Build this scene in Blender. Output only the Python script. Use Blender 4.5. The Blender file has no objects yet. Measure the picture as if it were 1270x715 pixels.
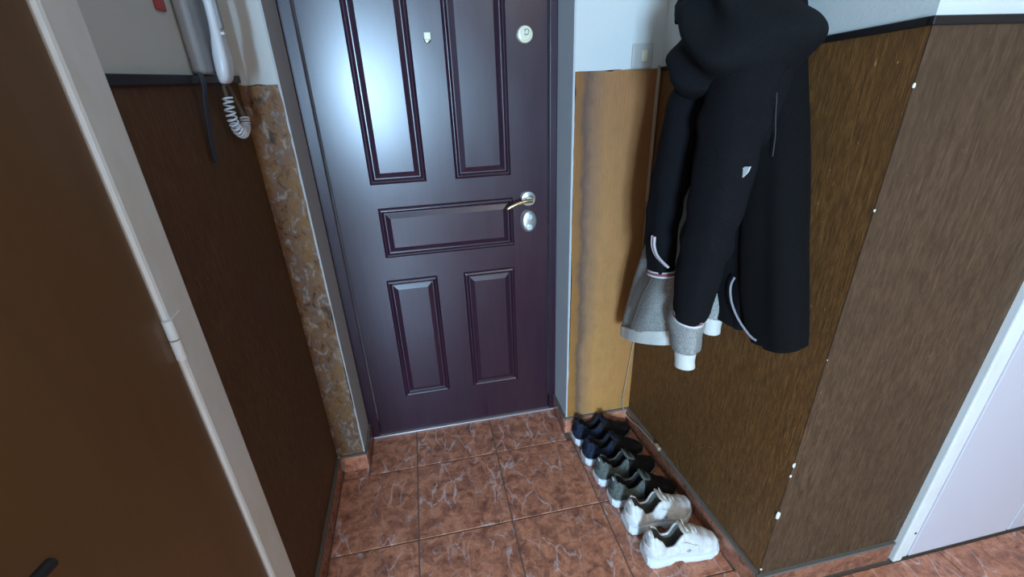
import bpy, bmesh, math, random
from mathutils import Vector, Matrix, noise
random.seed(7)
PI = math.pi
S = bpy.context.scene
COL = S.collection

# ------------------------------------------------------------------ camera, world, lights, exposure
CAM = Vector((0.1552, -1.4324, 1.4510))
cd = bpy.data.cameras.new('camera'); cam = bpy.data.objects.new('camera', cd); COL.objects.link(cam)
Fw = Vector((0.167506, 0.888238, -0.427755)); Rt = Vector((0.978964, -0.20113, -0.034294)); Up = Vector((0.116496, 0.413013, 0.903244))
M = Matrix((Rt, Up, -Fw)).transposed().to_4x4(); M.translation = CAM
cam.matrix_world = M
cd.sensor_width = 36.0; cd.lens = 559.72 / 1270 * 36.0; cd.clip_start = 0.02
S.camera = cam

w = bpy.data.worlds.new('world'); S.world = w; w.use_nodes = True
w.node_tree.nodes['Background'].inputs[0].default_value = (0.62, 0.80, 1.0, 1)
w.node_tree.nodes['Background'].inputs[1].default_value = 1.5

def area(name, loc, target, sx, sy, power, col):
    l = bpy.data.lights.new(name, 'AREA'); l.shape = 'RECTANGLE'; l.size = sx; l.size_y = sy
    l.energy = power; l.color = col
    o = bpy.data.objects.new(name, l); COL.objects.link(o); o.location = loc
    o.rotation_euler = (Vector(target) - Vector(loc)).to_track_quat('-Z', 'Y').to_euler()
    return o
# daylight through the room's window (stands just outside the window opening)
WX0, WX1, WZ0, WZ1, WY = -0.85, -0.15, 0.75, 1.85, -4.6
area('window_daylight', ((WX0 + WX1) / 2, WY - 0.16, (WZ0 + WZ1) / 2), ((WX0 + WX1) / 2, 0, (WZ0 + WZ1) / 2 - 0.2), WX1 - WX0, WZ1 - WZ0, 335, (0.44, 0.71, 1.0))
# warm overhead fill, added for ambient light in the room behind
area('added_ambient_fill', (1.3, -2.9, 2.46), (1.3, -2.9, 0), 0.9, 0.9, 20, (1.0, 0.88, 0.72))

S.view_settings.view_transform = 'Standard'; S.view_settings.look = 'None'
S.view_settings.gamma = 1.0; S.view_settings.use_curve_mapping = False
S.view_settings.exposure = 0.45

# ------------------------------------------------------------------ helpers
def tag(o, label=None, cat=None, group=None, kind=None):
    if label: o['label'] = label
    if cat: o['category'] = cat
    if group: o['group'] = group
    if kind: o['kind'] = kind
    return o

def empty(name, loc=(0, 0, 0), rz=0.0, parent=None):
    o = bpy.data.objects.new(name, None); COL.objects.link(o); o.location = loc; o.rotation_euler = (0, 0, rz)
    o.empty_display_size = 0.05
    if parent: o.parent = parent
    return o

def link(name, bm, mats, parent=None, smooth=True, sub=0, bevel=0.0, solid=0.0, angle=40):
    bmesh.ops.recalc_face_normals(bm, faces=bm.faces[:])
    me = bpy.data.meshes.new(name); bm.to_mesh(me); bm.free()
    for m in (mats if isinstance(mats, (list, tuple)) else [mats]): me.materials.append(m)
    o = bpy.data.objects.new(name, me); COL.objects.link(o)
    if parent: o.parent = parent
    if smooth:
        me.polygons.foreach_set('use_smooth', [True] * len(me.polygons))
        if not sub: me.set_sharp_from_angle(angle=math.radians(angle))
    if solid:
        s = o.modifiers.new('solid', 'SOLIDIFY'); s.thickness = solid; s.offset = 0
    if bevel:
        b = o.modifiers.new('bevel', 'BEVEL'); b.width = bevel; b.segments = 2; b.limit_method = 'ANGLE'; b.angle_limit = math.radians(35)
    if sub:
        s = o.modifiers.new('sub', 'SUBSURF'); s.levels = sub; s.render_levels = sub
    return o

def box(bm, x0, x1, y0, y1, z0, z1):
    v = [bm.verts.new((x, y, z)) for x in (x0, x1) for y in (y0, y1) for z in (z0, z1)]
    for f in ((0, 1, 3, 2), (4, 6, 7, 5), (0, 4, 5, 1), (2, 3, 7, 6), (0, 2, 6, 4), (1, 5, 7, 3)):
        bm.faces.new([v[i] for i in f])

def obox(name, d, m, parent=None, **k):
    bm = bmesh.new(); box(bm, *d); return link(name, bm, m, parent, **k)

def loft(bm, rings, closed=True, cap0=True, cap1=True, mat=0):
    R = [[bm.verts.new(p) for p in r] for r in rings]
    n = len(R[0])
    for a, b in zip(R, R[1:]):
        for i in range(n if closed else n - 1):
            f = bm.faces.new((a[i], a[(i + 1) % n], b[(i + 1) % n], b[i])); f.material_index = mat
    if cap0: bm.faces.new(R[0][::-1])
    if cap1: bm.faces.new(R[-1])
    return R

def catmull(pts, n):
    """pts: list of tuples of any length -> n samples along a Catmull-Rom spline"""
    out = []; k = len(pts) - 1
    for j in range(n):
        u = j / (n - 1) * k; i = min(int(u), k - 1); t = u - i
        p0, p1, p2, p3 = pts[max(i - 1, 0)], pts[i], pts[i + 1], pts[min(i + 2, k)]
        out.append(tuple(0.5 * (2 * b + (c - a) * t + (2 * a - 5 * b + 4 * c - d) * t * t + (3 * b - a - 3 * c + d) * t ** 3)
                         for a, b, c, d in zip(p0, p1, p2, p3)))
    return out

def tube(bm, pts, r, seg=8, cap=True):
    pts = [Vector(p) for p in pts]; rings = []; up = None
    for i, p in enumerate(pts):
        d = (pts[min(i + 1, len(pts) - 1)] - pts[max(i - 1, 0)]).normalized()
        if up is None: up = Vector((0, 0, 1)) if abs(d.z) < 0.9 else Vector((1, 0, 0))
        a = (up - d * up.dot(d)).normalized(); b = d.cross(a); up = a
        rr = r[i] if isinstance(r, (list, tuple)) else r
        rings.append([p + (a * math.cos(2 * PI * k / seg) + b * math.sin(2 * PI * k / seg)) * rr for k in range(seg)])
    return loft(bm, rings, True, cap, cap)

def disc_y(bm, c, prof, sx=1.0, sz=1.0, seg=32, sign=-1):
    """turned shape around the Y axis; prof = [(radius, depth)], depth towards the room"""
    rings = [[(c[0] + r * sx * math.cos(2 * PI * k / seg), c[1] + sign * d, c[2] + r * sz * math.sin(2 * PI * k / seg)) for k in range(seg)] for r, d in prof]
    loft(bm, rings)

# ------------------------------------------------------------------ materials
def mat(name, col, rough=0.6, metal=0.0, coat=0.0, sheen=0.0, spec=0.5):
    m = bpy.data.materials.new(name); m.use_nodes = True
    b = m.node_tree.nodes['Principled BSDF']
    b.inputs['Base Color'].default_value = (*col, 1); b.inputs['Roughness'].default_value = rough
    b.inputs['Metallic'].default_value = metal; b.inputs['Coat Weight'].default_value = coat
    b.inputs['Coat Roughness'].default_value = 0.12; b.inputs['Sheen Weight'].default_value = sheen
    b.inputs['Specular IOR Level'].default_value = spec
    return m
class NT:
    def __init__(s, m): s.t = m.node_tree; s.b = s.t.nodes['Principled BSDF']
    def n(s, typ, **k):
        nd = s.t.nodes.new(typ)
        for a, v in k.items():
            if a.startswith('i_'):
                key = a[2:].replace('_', ' ')
                nd.inputs[int(key) if key.isdigit() else key].default_value = v
            else: setattr(nd, a, v)
        return nd
    def l(s, a, b): s.t.links.new(a, b)
    def coords(s, scale=(1, 1, 1), obj=True, loc=(0, 0, 0)):
        c = s.n('ShaderNodeTexCoord'); mp = s.n('ShaderNodeMapping'); mp.inputs['Scale'].default_value = scale; mp.inputs['Location'].default_value = loc
        s.l(c.outputs['Object'], mp.inputs[0]); return mp.outputs[0]
    def noise(s, vec, scale, detail=4, rough=0.6, dist=0.0):
        n = s.n('ShaderNodeTexNoise'); n.inputs['Scale'].default_value = scale; n.inputs['Detail'].default_value = detail
        n.inputs['Roughness'].default_value = rough; n.inputs['Distortion'].default_value = dist
        s.l(vec, n.inputs['Vector']); return n.outputs['Fac']
    def ramp(s, fac, stops, interp='LINEAR'):
        r = s.n('ShaderNodeValToRGB'); cr = r.color_ramp; cr.interpolation = interp
        while len(cr.elements) < len(stops): cr.elements.new(0.5)
        for e, (p, c) in zip(cr.elements, stops):
            e.position = p; e.color = (*c, 1) if isinstance(c, tuple) else (c, c, c, 1)
        s.l(fac, r.inputs[0]); return r.outputs[0]
    def mix(s, fac, a, b, mode='MIX'):
        n = s.n('ShaderNodeMix', data_type='RGBA', blend_type=mode)
        for i, v in ((0, fac), (6, a), (7, b)):
            if hasattr(v, 'is_output'): s.l(v, n.inputs[i])
            else: n.inputs[i].default_value = v if i == 0 else (*v, 1)
        return n.outputs[2]
    def math(s, op, a, b=0.0, clamp=False):
        n = s.n('ShaderNodeMath', operation=op, use_clamp=clamp)
        for i, v in ((0, a), (1, b)):
            if hasattr(v, 'is_output'): s.l(v, n.inputs[i])
            else: n.inputs[i].default_value = v
        return n.outputs[0]
    def color(s, c): s.l(c, s.b.inputs['Base Color'])
    def rough(s, c): s.l(c, s.b.inputs['Roughness'])
    def bump(s, h, strength=0.3, dist=0.01):
        b = s.n('ShaderNodeBump'); b.inputs['Strength'].default_value = strength; b.inputs['Distance'].default_value = dist
        s.l(h, b.inputs['Height']); s.l(b.outputs[0], s.b.inputs['Normal'])

def wallpaper(name, dark, mid, light, worn=None):
    m = mat(name, mid, 0.62, spec=0.35); t = NT(m)
    v1 = t.coords((1, 1, 0.045)); v2 = t.coords((1, 1, 0.25)); v3 = t.coords((1, 1, 0.6))
    rib = t.noise(v1, 330, 3, 0.6); rib2 = t.noise(v2, 120, 4, 0.7); big = t.noise(v3, 3.2, 5, 0.6)
    s = t.math('ADD', t.math('MULTIPLY', rib, 0.45), t.math('MULTIPLY', rib2, 0.55))
    c = t.ramp(s, [(0.36, dark), (0.5, mid), (0.66, light)])
    c = t.mix(t.ramp(big, [(0.35, 0.0), (0.7, 0.45)]), c, tuple(x * 0.62 for x in mid))
    fl = t.noise(t.coords((1, 1, 0.5)), 95, 2, 0.5)
    c = t.mix(t.ramp(fl, [(0.735, 0.0), (0.775, 0.8)]), c, (min(1, light[0] * 2.2), light[1] * 2.2, light[2] * 2.4))
    if worn: c = worn(t, c)
    t.color(c)
    t.bump(t.math('ADD', s, t.math('MULTIPLY', fl, 0.2)), 0.55, 0.0035)
    return m

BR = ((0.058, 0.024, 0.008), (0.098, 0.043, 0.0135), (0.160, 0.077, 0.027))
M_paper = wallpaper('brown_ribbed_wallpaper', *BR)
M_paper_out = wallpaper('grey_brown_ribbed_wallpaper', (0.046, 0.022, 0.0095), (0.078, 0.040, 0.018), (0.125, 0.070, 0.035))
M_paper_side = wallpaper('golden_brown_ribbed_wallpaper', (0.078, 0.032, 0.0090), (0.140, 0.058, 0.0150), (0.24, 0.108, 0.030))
def worn_right(t, c):
    # scuffed band beside the reveal: torn orange edge, purplish backing paper, faded ochre field
    sx = t.n('ShaderNodeSeparateXYZ'); t.l(t.coords(), sx.inputs[0])
    wob = t.noise(t.coords((1, 1, 1)), 9, 4, 0.6)
    x = t.math('ADD', sx.outputs[0], t.math('MULTIPLY', t.math('SUBTRACT', wob, 0.5), 0.055))
    band = t.ramp(t.math('MULTIPLY', t.math('SUBTRACT', x, 0.655), 3.4), [(0.0, (0.42, 0.17, 0.035)), (0.10, (0.34, 0.15, 0.04)), (0.15, (0.15, 0.085, 0.065)), (0.24, (0.38, 0.20, 0.10)), (0.40, (0.58, 0.275, 0.090)), (1.0, (0.50, 0.215, 0.065))])
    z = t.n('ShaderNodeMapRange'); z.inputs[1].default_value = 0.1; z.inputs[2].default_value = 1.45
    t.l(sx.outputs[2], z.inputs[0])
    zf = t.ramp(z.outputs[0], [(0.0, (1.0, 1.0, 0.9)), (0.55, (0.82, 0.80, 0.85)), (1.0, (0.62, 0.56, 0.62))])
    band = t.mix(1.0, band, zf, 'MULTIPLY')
    p = t.noise(t.coords((1, 1, 0.7)), 22, 5, 0.7)
    return t.mix(t.ramp(p, [(0.3, 0.97), (0.75, 0.65)]), c, band)
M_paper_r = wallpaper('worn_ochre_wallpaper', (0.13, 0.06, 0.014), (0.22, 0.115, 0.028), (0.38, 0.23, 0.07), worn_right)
def worn_left(t, c):
    a = t.noise(t.coords((1.2, 1, 0.8)), 30, 6, 0.7, 0.8); b = t.noise(t.coords((1.6, 1, 0.9), loc=(3, 1, 2)), 14, 5, 0.65, 0.4)
    c1 = t.ramp(a, [(0.38, (0.060, 0.036, 0.032)), (0.46, (0.25, 0.115, 0.04)), (0.53, (0.14, 0.10, 0.09)), (0.62, (0.38, 0.30, 0.24))])
    return t.mix(t.ramp(b, [(0.38, 0.45), (0.55, 1.0)]), (0.27, 0.14, 0.045), c1)
M_paper_l = wallpaper('torn_mottled_wallpaper', (0.16, 0.08, 0.02), (0.28, 0.14, 0.03), (0.42, 0.25, 0.08), worn_left)

def plaster(name, col, amt=0.25):
    m = mat(name, col, 0.75, spec=0.3); t = NT(m)
    n = t.noise(t.coords(), 6, 5, 0.6); f = t.noise(t.coords(), 140, 3, 0.6)
    t.color(t.mix(t.ramp(n, [(0.3, 0.0), (0.75, amt)]), col, tuple(x * 0.8 for x in col)))
    t.bump(t.math('ADD', f, t.math('MULTIPLY', n, 2.0)), 0.15, 0.003); return m
M_white = plaster('white_painted_plaster', (0.60, 0.60, 0.57))
M_room = plaster('beige_room_paint', (0.36, 0.31, 0.25), 0.3)
M_reveal = plaster('grey_white_reveal_paint', (0.50, 0.50, 0.50), 0.35)
M_cement = plaster('grey_cement_joint', (0.15, 0.13, 0.11), 0.5)
M_chip = mat('bare_plaster_chip', (0.72, 0.69, 0.62), 0.9)
M_rail = mat('black_rail_paint', (0.010, 0.008, 0.008), 0.45)
M_cream = mat('cream_gloss_paint', (0.66, 0.64, 0.55), 0.32); 
t = NT(M_cream); t.color(t.mix(t.ramp(t.noise(t.coords((1, 1, 0.5)), 9, 5, 0.65), [(0.45, 0.0), (0.75, 0.6)]), (0.80, 0.80, 0.77), (0.66, 0.63, 0.52)))
M_whitedoor = mat('white_gloss_door_paint', (0.64, 0.60, 0.64), 0.22, coat=0.3)
t = NT(M_whitedoor); t.bump(t.noise(t.coords(), 5, 3, 0.5), 0.12, 0.01)
M_browndoor = mat('brown_varnished_door', (0.115, 0.052, 0.014), 0.42, coat=0.1)
t = NT(M_browndoor)
g = t.noise(t.coords((1, 1, 0.12)), 30, 4, 0.6, 0.3)
t.color(t.mix(t.ramp(g, [(0.3, 0.0), (0.7, 1.0)]), (0.130, 0.063, 0.018), (0.148, 0.072, 0.021)))

M_door = mat('dark_mahogany_lacquer', (0.035, 0.010, 0.014), 0.30, coat=0.7, spec=0.4); t = NT(M_door)
g = t.noise(t.coords((1, 1, 0.06)), 60, 4, 0.6, 0.2)
t.color(t.mix(t.ramp(g, [(0.3, 0.0), (0.7, 1.0)]), (0.018, 0.0045, 0.013), (0.030, 0.0075, 0.020)))
wob = t.noise(t.coords((1, 1, 0.6)), 4.5, 2, 0.4); fine = t.noise(t.coords(), 260, 2, 0.5)
t.rough(t.ramp(wob, [(0.3, 0.32), (0.7, 0.42)]))
t.bump(t.math('ADD', t.math('MULTIPLY', wob, 5.0), t.math('MULTIPLY', fine, 0.12)), 0.22, 0.004)
t.b.inputs['Coat Roughness'].default_value = 0.27

M_brass = mat('pale_brass', (0.74, 0.62, 0.36), 0.25, 1.0)
M_nickel = mat('satin_nickel', (0.62, 0.62, 0.58), 0.32, 0.85)
M_ivory = mat('ivory_enamel', (0.72, 0.68, 0.50), 0.3)
M_dark = mat('dark_slot', (0.015, 0.014, 0.013), 0.6)
M_switch = mat('grey_switch_plate', (0.50, 0.48, 0.44), 0.4)
M_plast = mat('white_plastic', (0.72, 0.76, 0.80), 0.3)
M_plastgrey = mat('grey_shaded_plastic', (0.32, 0.34, 0.36), 0.45)
M_strap = mat('dark_blue_strap', (0.022, 0.028, 0.045), 0.55)
M_cord = mat('grey_cord', (0.14, 0.115, 0.09), 0.6)
M_draw = mat('brown_drawcord', (0.075, 0.058, 0.042), 0.8); M_cable = mat('beige_cable', (0.42, 0.32, 0.22), 0.5)
M_red = mat('red_tag', (0.42, 0.05, 0.05), 0.5)
M_thresh = mat('pale_metal_threshold', (0.45, 0.38, 0.38), 0.35, 0.5)
M_glass = mat('lens_glass', (0.7, 0.85, 0.9), 0.08, 0.3)

def tile_mat(name, gain=1.0, veins=True):
    m = mat(name, (0.3, 0.12, 0.07), 0.3, spec=0.5); t = NT(m)
    c = t.n('ShaderNodeTexCoord'); oi = t.n('ShaderNodeObjectInfo')
    add = t.n('ShaderNodeVectorMath', operation='ADD'); sc = t.n('ShaderNodeVectorMath', operation='SCALE'); sc.inputs['Scale'].default_value = 37.0
    cb = t.n('ShaderNodeCombineXYZ'); t.l(oi.outputs['Random'], cb.inputs[0]); t.l(oi.outputs['Random'], cb.inputs[2])
    t.l(cb.outputs[0], sc.inputs[0]); t.l(c.outputs['Object'], add.inputs[0]); t.l(sc.outputs[0], add.inputs[1]); v = add.outputs[0]
    a = t.noise(v, 24, 6, 0.72, 0.6); b = t.noise(v, 60, 4, 0.6)
    col = t.ramp(a, [(0.33, tuple(gain * x for x in (0.125, 0.047, 0.032))), (0.47, tuple(gain * x for x in (0.255, 0.100, 0.060))), (0.56, tuple(gain * x for x in (0.36, 0.145, 0.084))), (0.70, tuple(gain * x for x in (0.43, 0.200, 0.125)))])
    col = t.mix(t.ramp(b, [(0.58, 0.0), (0.72, 0.5)]), col, tuple(gain * x for x in (0.13, 0.045, 0.028)))
    if veins:
        rot = t.n('ShaderNodeMapping'); rot.inputs['Rotation'].default_value = (0, 0, math.radians(-48)); rot.inputs['Scale'].default_value = (1.0, 0.42, 1)
        t.l(v, rot.inputs[0])
        dn = t.n('ShaderNodeTexNoise'); dn.inputs['Scale'].default_value = 16; dn.inputs['Detail'].default_value = 3; t.l(rot.outputs[0], dn.inputs['Vector'])
        dm = t.n('ShaderNodeVectorMath', operation='SCALE'); dm.inputs['Scale'].default_value = 0.09; t.l(dn.outputs['Color'], dm.inputs[0])
        dv = t.n('ShaderNodeVectorMath', operation='ADD'); t.l(rot.outputs[0], dv.inputs[0]); t.l(dm.outputs[0], dv.inputs[1])
        vo_ = t.n('ShaderNodeTexVoronoi', feature='DISTANCE_TO_EDGE'); vo_.inputs['Scale'].default_value = 13.0; t.l(dv.outputs[0], vo_.inputs['Vector'])
        wdt = t.math('MULTIPLY', t.noise(v, 9, 2, 0.5), 95.0)
        vein = t.math('SUBTRACT', 1.0, t.math('MULTIPLY', vo_.outputs['Distance'], t.math('SUBTRACT', 78.0, wdt)), True)
        msk = t.ramp(t.noise(v, 8.0, 3, 0.6), [(0.42, 0.0), (0.58, 1.0)])
        fac = t.math('MULTIPLY', t.math('MULTIPLY', vein, msk), 0.7)
        col = t.mix(fac, col, (0.70, 0.58, 0.58))
    t.color(col); t.rough(t.ramp(b, [(0.3, 0.22), (0.7, 0.40)])); t.bump(a, 0.12, 0.003)
    return m
M_tile = tile_mat('terracotta_marbled_tile', 1.5); M_skirt = tile_mat('terracotta_skirting_tile', 0.95, False); M_skirt_lit = tile_mat('lit_skirting_tile', 2.0, False)  # last one: same skirting tile with window light painted into its colour

def cloth(name, c1, c2, scale=500, rough=0.95, sheen=0.0, bump=0.25, thr=(0.4, 0.6)):
    m = mat(name, c1, rough, sheen=sheen, spec=0.15); t = NT(m)
    n = t.noise(t.coords(), scale, 2, 0.6)
    t.color(t.mix(t.ramp(n, [(thr[0], 0.0), (thr[1], 1.0)]), c1, c2))
    f = t.noise(t.coords(), 22, 4, 0.6)
    t.bump(t.math('ADD', n, t.math('MULTIPLY', f, 6.0)), bump, 0.002); return m
M_black = cloth('black_fleece', (0.0025, 0.0025, 0.0028), (0.0055, 0.0052, 0.0055))
M_black2 = cloth('black_hood_fabric', (0.005, 0.005, 0.0055), (0.010, 0.010, 0.011))
M_navy = cloth('very_dark_navy_fabric', (0.0035, 0.0033, 0.0042), (0.0085, 0.008, 0.0095))
M_heather = cloth('heather_grey_knit', (0.20, 0.195, 0.18), (0.40, 0.39, 0.36), 330, thr=(0.38, 0.62))
M_rib = cloth('off_white_rib_knit', (0.62, 0.60, 0.54), (0.70, 0.68, 0.62), 300)
M_stripew = mat('white_trim', (0.62, 0.56, 0.56), 0.8); M_striper = mat('red_trim', (0.26, 0.07, 0.07), 0.8)
M_trimgrey = mat('grey_piping', (0.26, 0.25, 0.27), 0.8); M_zip = mat('grey_zip', (0.05, 0.05, 0.055), 0.5)
M_label = mat('white_care_label', (0.66, 0.70, 0.68), 0.6)

# ------------------------------------------------------------------ setting
HB, ZD, ZC = 0.079, 1.452, 2.55
XL, XR0, XR1 = -0.31, 0.9492, 1.0053        # left wall; right wall at the back corner and at the outer corner
YB, YD, YO = 0.0489, 0.2143, -0.7296       # back wall, door plane, outer corner
XJ0, XJ1 = -0.206, 0.6588                   # reveals
ROOM_X1, ROOM_Y0 = 3.1, -4.6
A = Vector((XR0, YB, 0)); E = Vector((XR1 - XR0, YO - YB, 0)); EL = E.length; E.normalize(); NV = Vector((E.y, -E.x, 0))
if NV.x > 0: NV = -NV
def W(s, h, z): return A + E * s + NV * h + Vector((0, 0, z))

def struct(o, label=None): o['kind'] = 'structure'; 
def stru(name, dims, m, parent=None, **k):
    o = obox(name, dims, m, parent, smooth=False, **k); o['kind'] = 'structure'; return o

# floor: screed with one object per tile
floor = stru('floor', (-1.7, ROOM_X1 + 0.1, ROOM_Y0 - 0.1, YD + 0.12, -0.08, -0.0035), M_cement)
T = 0.333; G = 0.0022; shared = {}
def floor_tile(x0, x1, y0, y1):
    if x1 - x0 < 0.02 or y1 - y0 < 0.02: return
    key = (round(x1 - x0, 3), round(y1 - y0, 3))
    if key not in shared:
        bm = bmesh.new(); a, b = (x1 - x0) / 2 - G, (y1 - y0) / 2 - G; c = 0.0015
        lo = [(-a, -b), (a, -b), (a, b), (-a, b)]
        loft(bm, [[(x, y, -0.0035) for x, y in lo], [(x, y, -0.0012) for x, y in lo], [(x - math.copysign(c, x), y - math.copysign(c, y), 0.0) for x, y in lo]], True, False, True)
        bmesh.ops.recalc_face_normals(bm, faces=bm.faces[:])
        me = bpy.data.meshes.new('floor_tile'); bm.to_mesh(me); bm.free(); me.materials.append(M_tile); shared[key] = me
    o = bpy.data.objects.new('floor_tile', shared[key]); COL.objects.link(o); o.parent = floor
    o.location = ((x0 + x1) / 2, (y0 + y1) / 2, random.uniform(-0.0003, 0.0003))
# recess in front of the door
for k in range(-1, 2):
    floor_tile(max(k * T, -0.192), min((k + 1) * T, 0.646), 0.0, YD - 0.006)
floor_tile(2 * T - 0.0, 0.93, 0.0, YB - 0.002); floor_tile(-0.295, -0.194, 0.0, YB - 0.002)
for j in range(1, 14):
    y0, y1 = -j * T, -(j - 1) * T
    for i in range(-5, 10):
        x0, x1 = max(i * T, XL + 0.012 if y1 > -1.56 else -1.6), min((i + 1) * T, ROOM_X1)
        if y0 >= YO - 0.01: x1 = min(x1, 0.985 - 0.0 * j)
        yy1 = y1
        if i == 2 and j == 3: pass
        if i > 2 and y1 > -0.75: yy1 = -0.755
        floor_tile(x0, x1, max(y0, ROOM_Y0), yy1)

# walls
back = empty('wall_back'); back['kind'] = 'structure'
wl = stru('wall_panel', (XL - 0.1, XJ0, YB, YD + 0.2, 0, ZC), M_white, back)
wr = stru('wall_panel', (XJ1, 1.2, YB, YD + 0.2, 0, ZC), M_white, back)
lin = stru('wall_panel', (XJ0, XJ1, YB, YD + 0.2, 2.04, ZC), M_white, back)
stru('reveal_skin', (XJ0, XJ0 + 0.006, YB - 0.001, YD + 0.03, 0.0, 2.04), M_reveal, back)
stru('reveal_skin', (XJ1 - 0.006, XJ1, YB - 0.001, YD + 0.03, 0.0, 2.04), M_reveal, back)
def ragged_sheet(name, x0, x1, z0, z1, y, th, m, parent, seed, rag=0.006, nz=70, nx=24, axis='y'):
    """thin sheet of paper with torn top and side edges"""
    rnd = random.Random(seed); bm = bmesh.new()
    pts = []
    for i in range(nx + 1): pts.append((x0 + (x1 - x0) * i / nx, z0))
    for i in range(1, nz): pts.append((x1, z0 + (z1 - z0) * i / nz))
    for i in range(nx + 1):
        u = i / nx; pts.append((x1 + (x0 - x1) * u, z1 + (noise.noise(Vector((u * 9, seed, 0))) * rag if 0 < i < nx else 0)))
    for i in range(1, nz):
        u = i / nz; z = z1 + (z0 - z1) * u
        pts.append((x0 + abs(noise.noise(Vector((seed, z * 14, 3))) * rag + rnd.uniform(-1, 1) * rag * 0.25), z))
    f = [bm.verts.new((p[0], y, p[1])) for p in pts]; b = [bm.verts.new((p[0], y - th, p[1])) for p in pts]
    bm.faces.new(f[::-1]); bm.faces.new(b); n = len(f)
    for i in range(n): bm.faces.new((f[i], f[(i + 1) % n], b[(i + 1) % n], b[i]))
    bmesh.ops.triangulate(bm, faces=[q for q in bm.faces if len(q.verts) > 4])
    o = link(name, bm, m, parent, smooth=False); o['kind'] = 'structure'; return o
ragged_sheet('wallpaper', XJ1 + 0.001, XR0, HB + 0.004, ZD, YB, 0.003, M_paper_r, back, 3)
ragged_sheet('wallpaper', XJ0 - 0.001, XL, HB + 0.004, ZD - 0.004, YB, 0.003, M_paper_l, back, 5)

left = stru('wall_left', (XL - 0.1, XL, -0.575, YD, 0, ZC), M_white)
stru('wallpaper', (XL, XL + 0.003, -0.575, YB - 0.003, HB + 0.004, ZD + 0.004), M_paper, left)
leftb = stru('wall_left', (-1.7, -1.6, ROOM_Y0, -1.50, 0, ZC), M_room); stru('wall_left', (-1.7, XL, -1.56, -1.50, 0, ZC), M_room)
stru('wall_left', (XL - 0.1, XL, -1.50, -0.575, 2.12, ZC), M_white)

# right wall (a little out of square) and the wall that turns the outer corner
def prism(bm, poly, z0, z1):
    a = [bm.verts.new((x, y, z0)) for x, y in poly]; b = [bm.verts.new((x, y, z1)) for x, y in poly]
    bm.faces.new(a[::-1]); bm.faces.new(b); n = len(a)
    for i in range(n): bm.faces.new((a[i], a[(i + 1) % n], b[(i + 1) % n], b[i]))
YW = -0.735
bm = bmesh.new(); prism(bm, [(XR0, YB), (XR1, YW), (1.46, YW), (1.46, YB), ], 0, ZC)
right = link('wall_right', bm, M_white, smooth=False); right['kind'] = 'structure'
stru('wall_right', (1.46, 2.36, YW, YB, 2.06, ZC), M_white)
stru('wall_right', (2.36, ROOM_X1, YW, YB, 0, ZC), M_white)
stru('wall_right', (ROOM_X1, ROOM_X1 + 0.1, ROOM_Y0, YB, 0, ZC), M_room)
def sheet_top(u): return ZD + 0.055 * u       # dado line climbs towards the outer corner
bm = bmesh.new(); o3 = 0.003
def quadprism(bm, P, Q, n, th, z0, zP, zQ):
    n = Vector(n) * th; v = []
    for p, zt in ((P, zP), (Q, zQ)):
        for off in (Vector(), n):
            for z in (z0, zt): v.append(bm.verts.new((p[0] + off.x, p[1] + off.y, z)))
    for f in ((0, 1, 3, 2), (4, 6, 7, 5), (0, 4, 5, 1), (2, 3, 7, 6), (0, 2, 6, 4), (1, 5, 7, 3)): bm.faces.new([v[i] for i in f])
quadprism(bm, (XR0, YB), (XR1, YW), NV, o3, HB + 0.004, ZD, 1.506)
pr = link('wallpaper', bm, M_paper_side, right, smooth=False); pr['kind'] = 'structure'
bm = bmesh.new(); quadprism(bm, (XR1 - o3, YW), (1.5, YW), (0, -1, 0), o3, HB + 0.004, 1.506, 1.51)
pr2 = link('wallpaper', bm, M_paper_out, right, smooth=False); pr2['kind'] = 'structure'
# loose paint and plaster chips knocked out of the outer corner
for z, s, hgt in ((0.522, 0.0055, 0.011), (0.484, 0.0045, 0.008), (0.335, 0.008, 0.020), (0.845, 0.0025, 0.004), (1.19, 0.003, 0.006), (1.41, 0.004, 0.006), (0.105, 0.005, 0.006), (0.60, 0.002, 0.004)):
    bm = bmesh.new()
    P = W(EL - 0.004, 0.0, z)
    bmesh.ops.create_icosphere(bm, subdivisions=2, radius=1.0)
    for v in bm.verts: v.co = Vector((P.x - 0.001 + v.co.x * s * 0.8, YW - 0.002 + v.co.y * s * 0.5, z + v.co.z * hgt * 0.8 + noise.noise(v.co * 2 + Vector((z * 40, 0, 0))) * hgt * 0.4))
    link('plaster_chip', bm, M_chip, right)

# black rail on top of the wallpaper
bm = bmesh.new(); box(bm, XL, XL + 0.012, -0.575, YB - 0.001, ZD + 0.004, ZD + 0.022)
tr1 = link('trim_1', bm, M_rail, smooth=False, bevel=0.002); tr1['kind'] = 'structure'
bm = bmesh.new(); quadprism(bm, (XR0, YB), (XR1, YW), NV, 0.010, ZD - 0.006, ZD + 0.004, 1.514)
bmesh.ops.delete(bm, geom=bm.faces[:], context='FACES_ONLY') if False else None
for v in bm.verts:
    if v.co.z < ZD: v.co.z = ZD - 0.006 if v.co.y > -0.3 else 1.500
tr2 = link('trim_2', bm, M_rail, smooth=False, bevel=0.002); tr2['kind'] = 'structure'
bm = bmesh.new(); box(bm, XR1 - 0.012, 1.49, YW - 0.010, YW, 1.500, 1.514)
tr3 = link('trim_3', bm, M_rail, smooth=False, bevel=0.002); tr3['kind'] = 'structure'

stru('ceiling', (-1.7, ROOM_X1 + 0.1, ROOM_Y0 - 0.1, YD + 0.2, ZC, ZC + 0.1), M_white)
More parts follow.
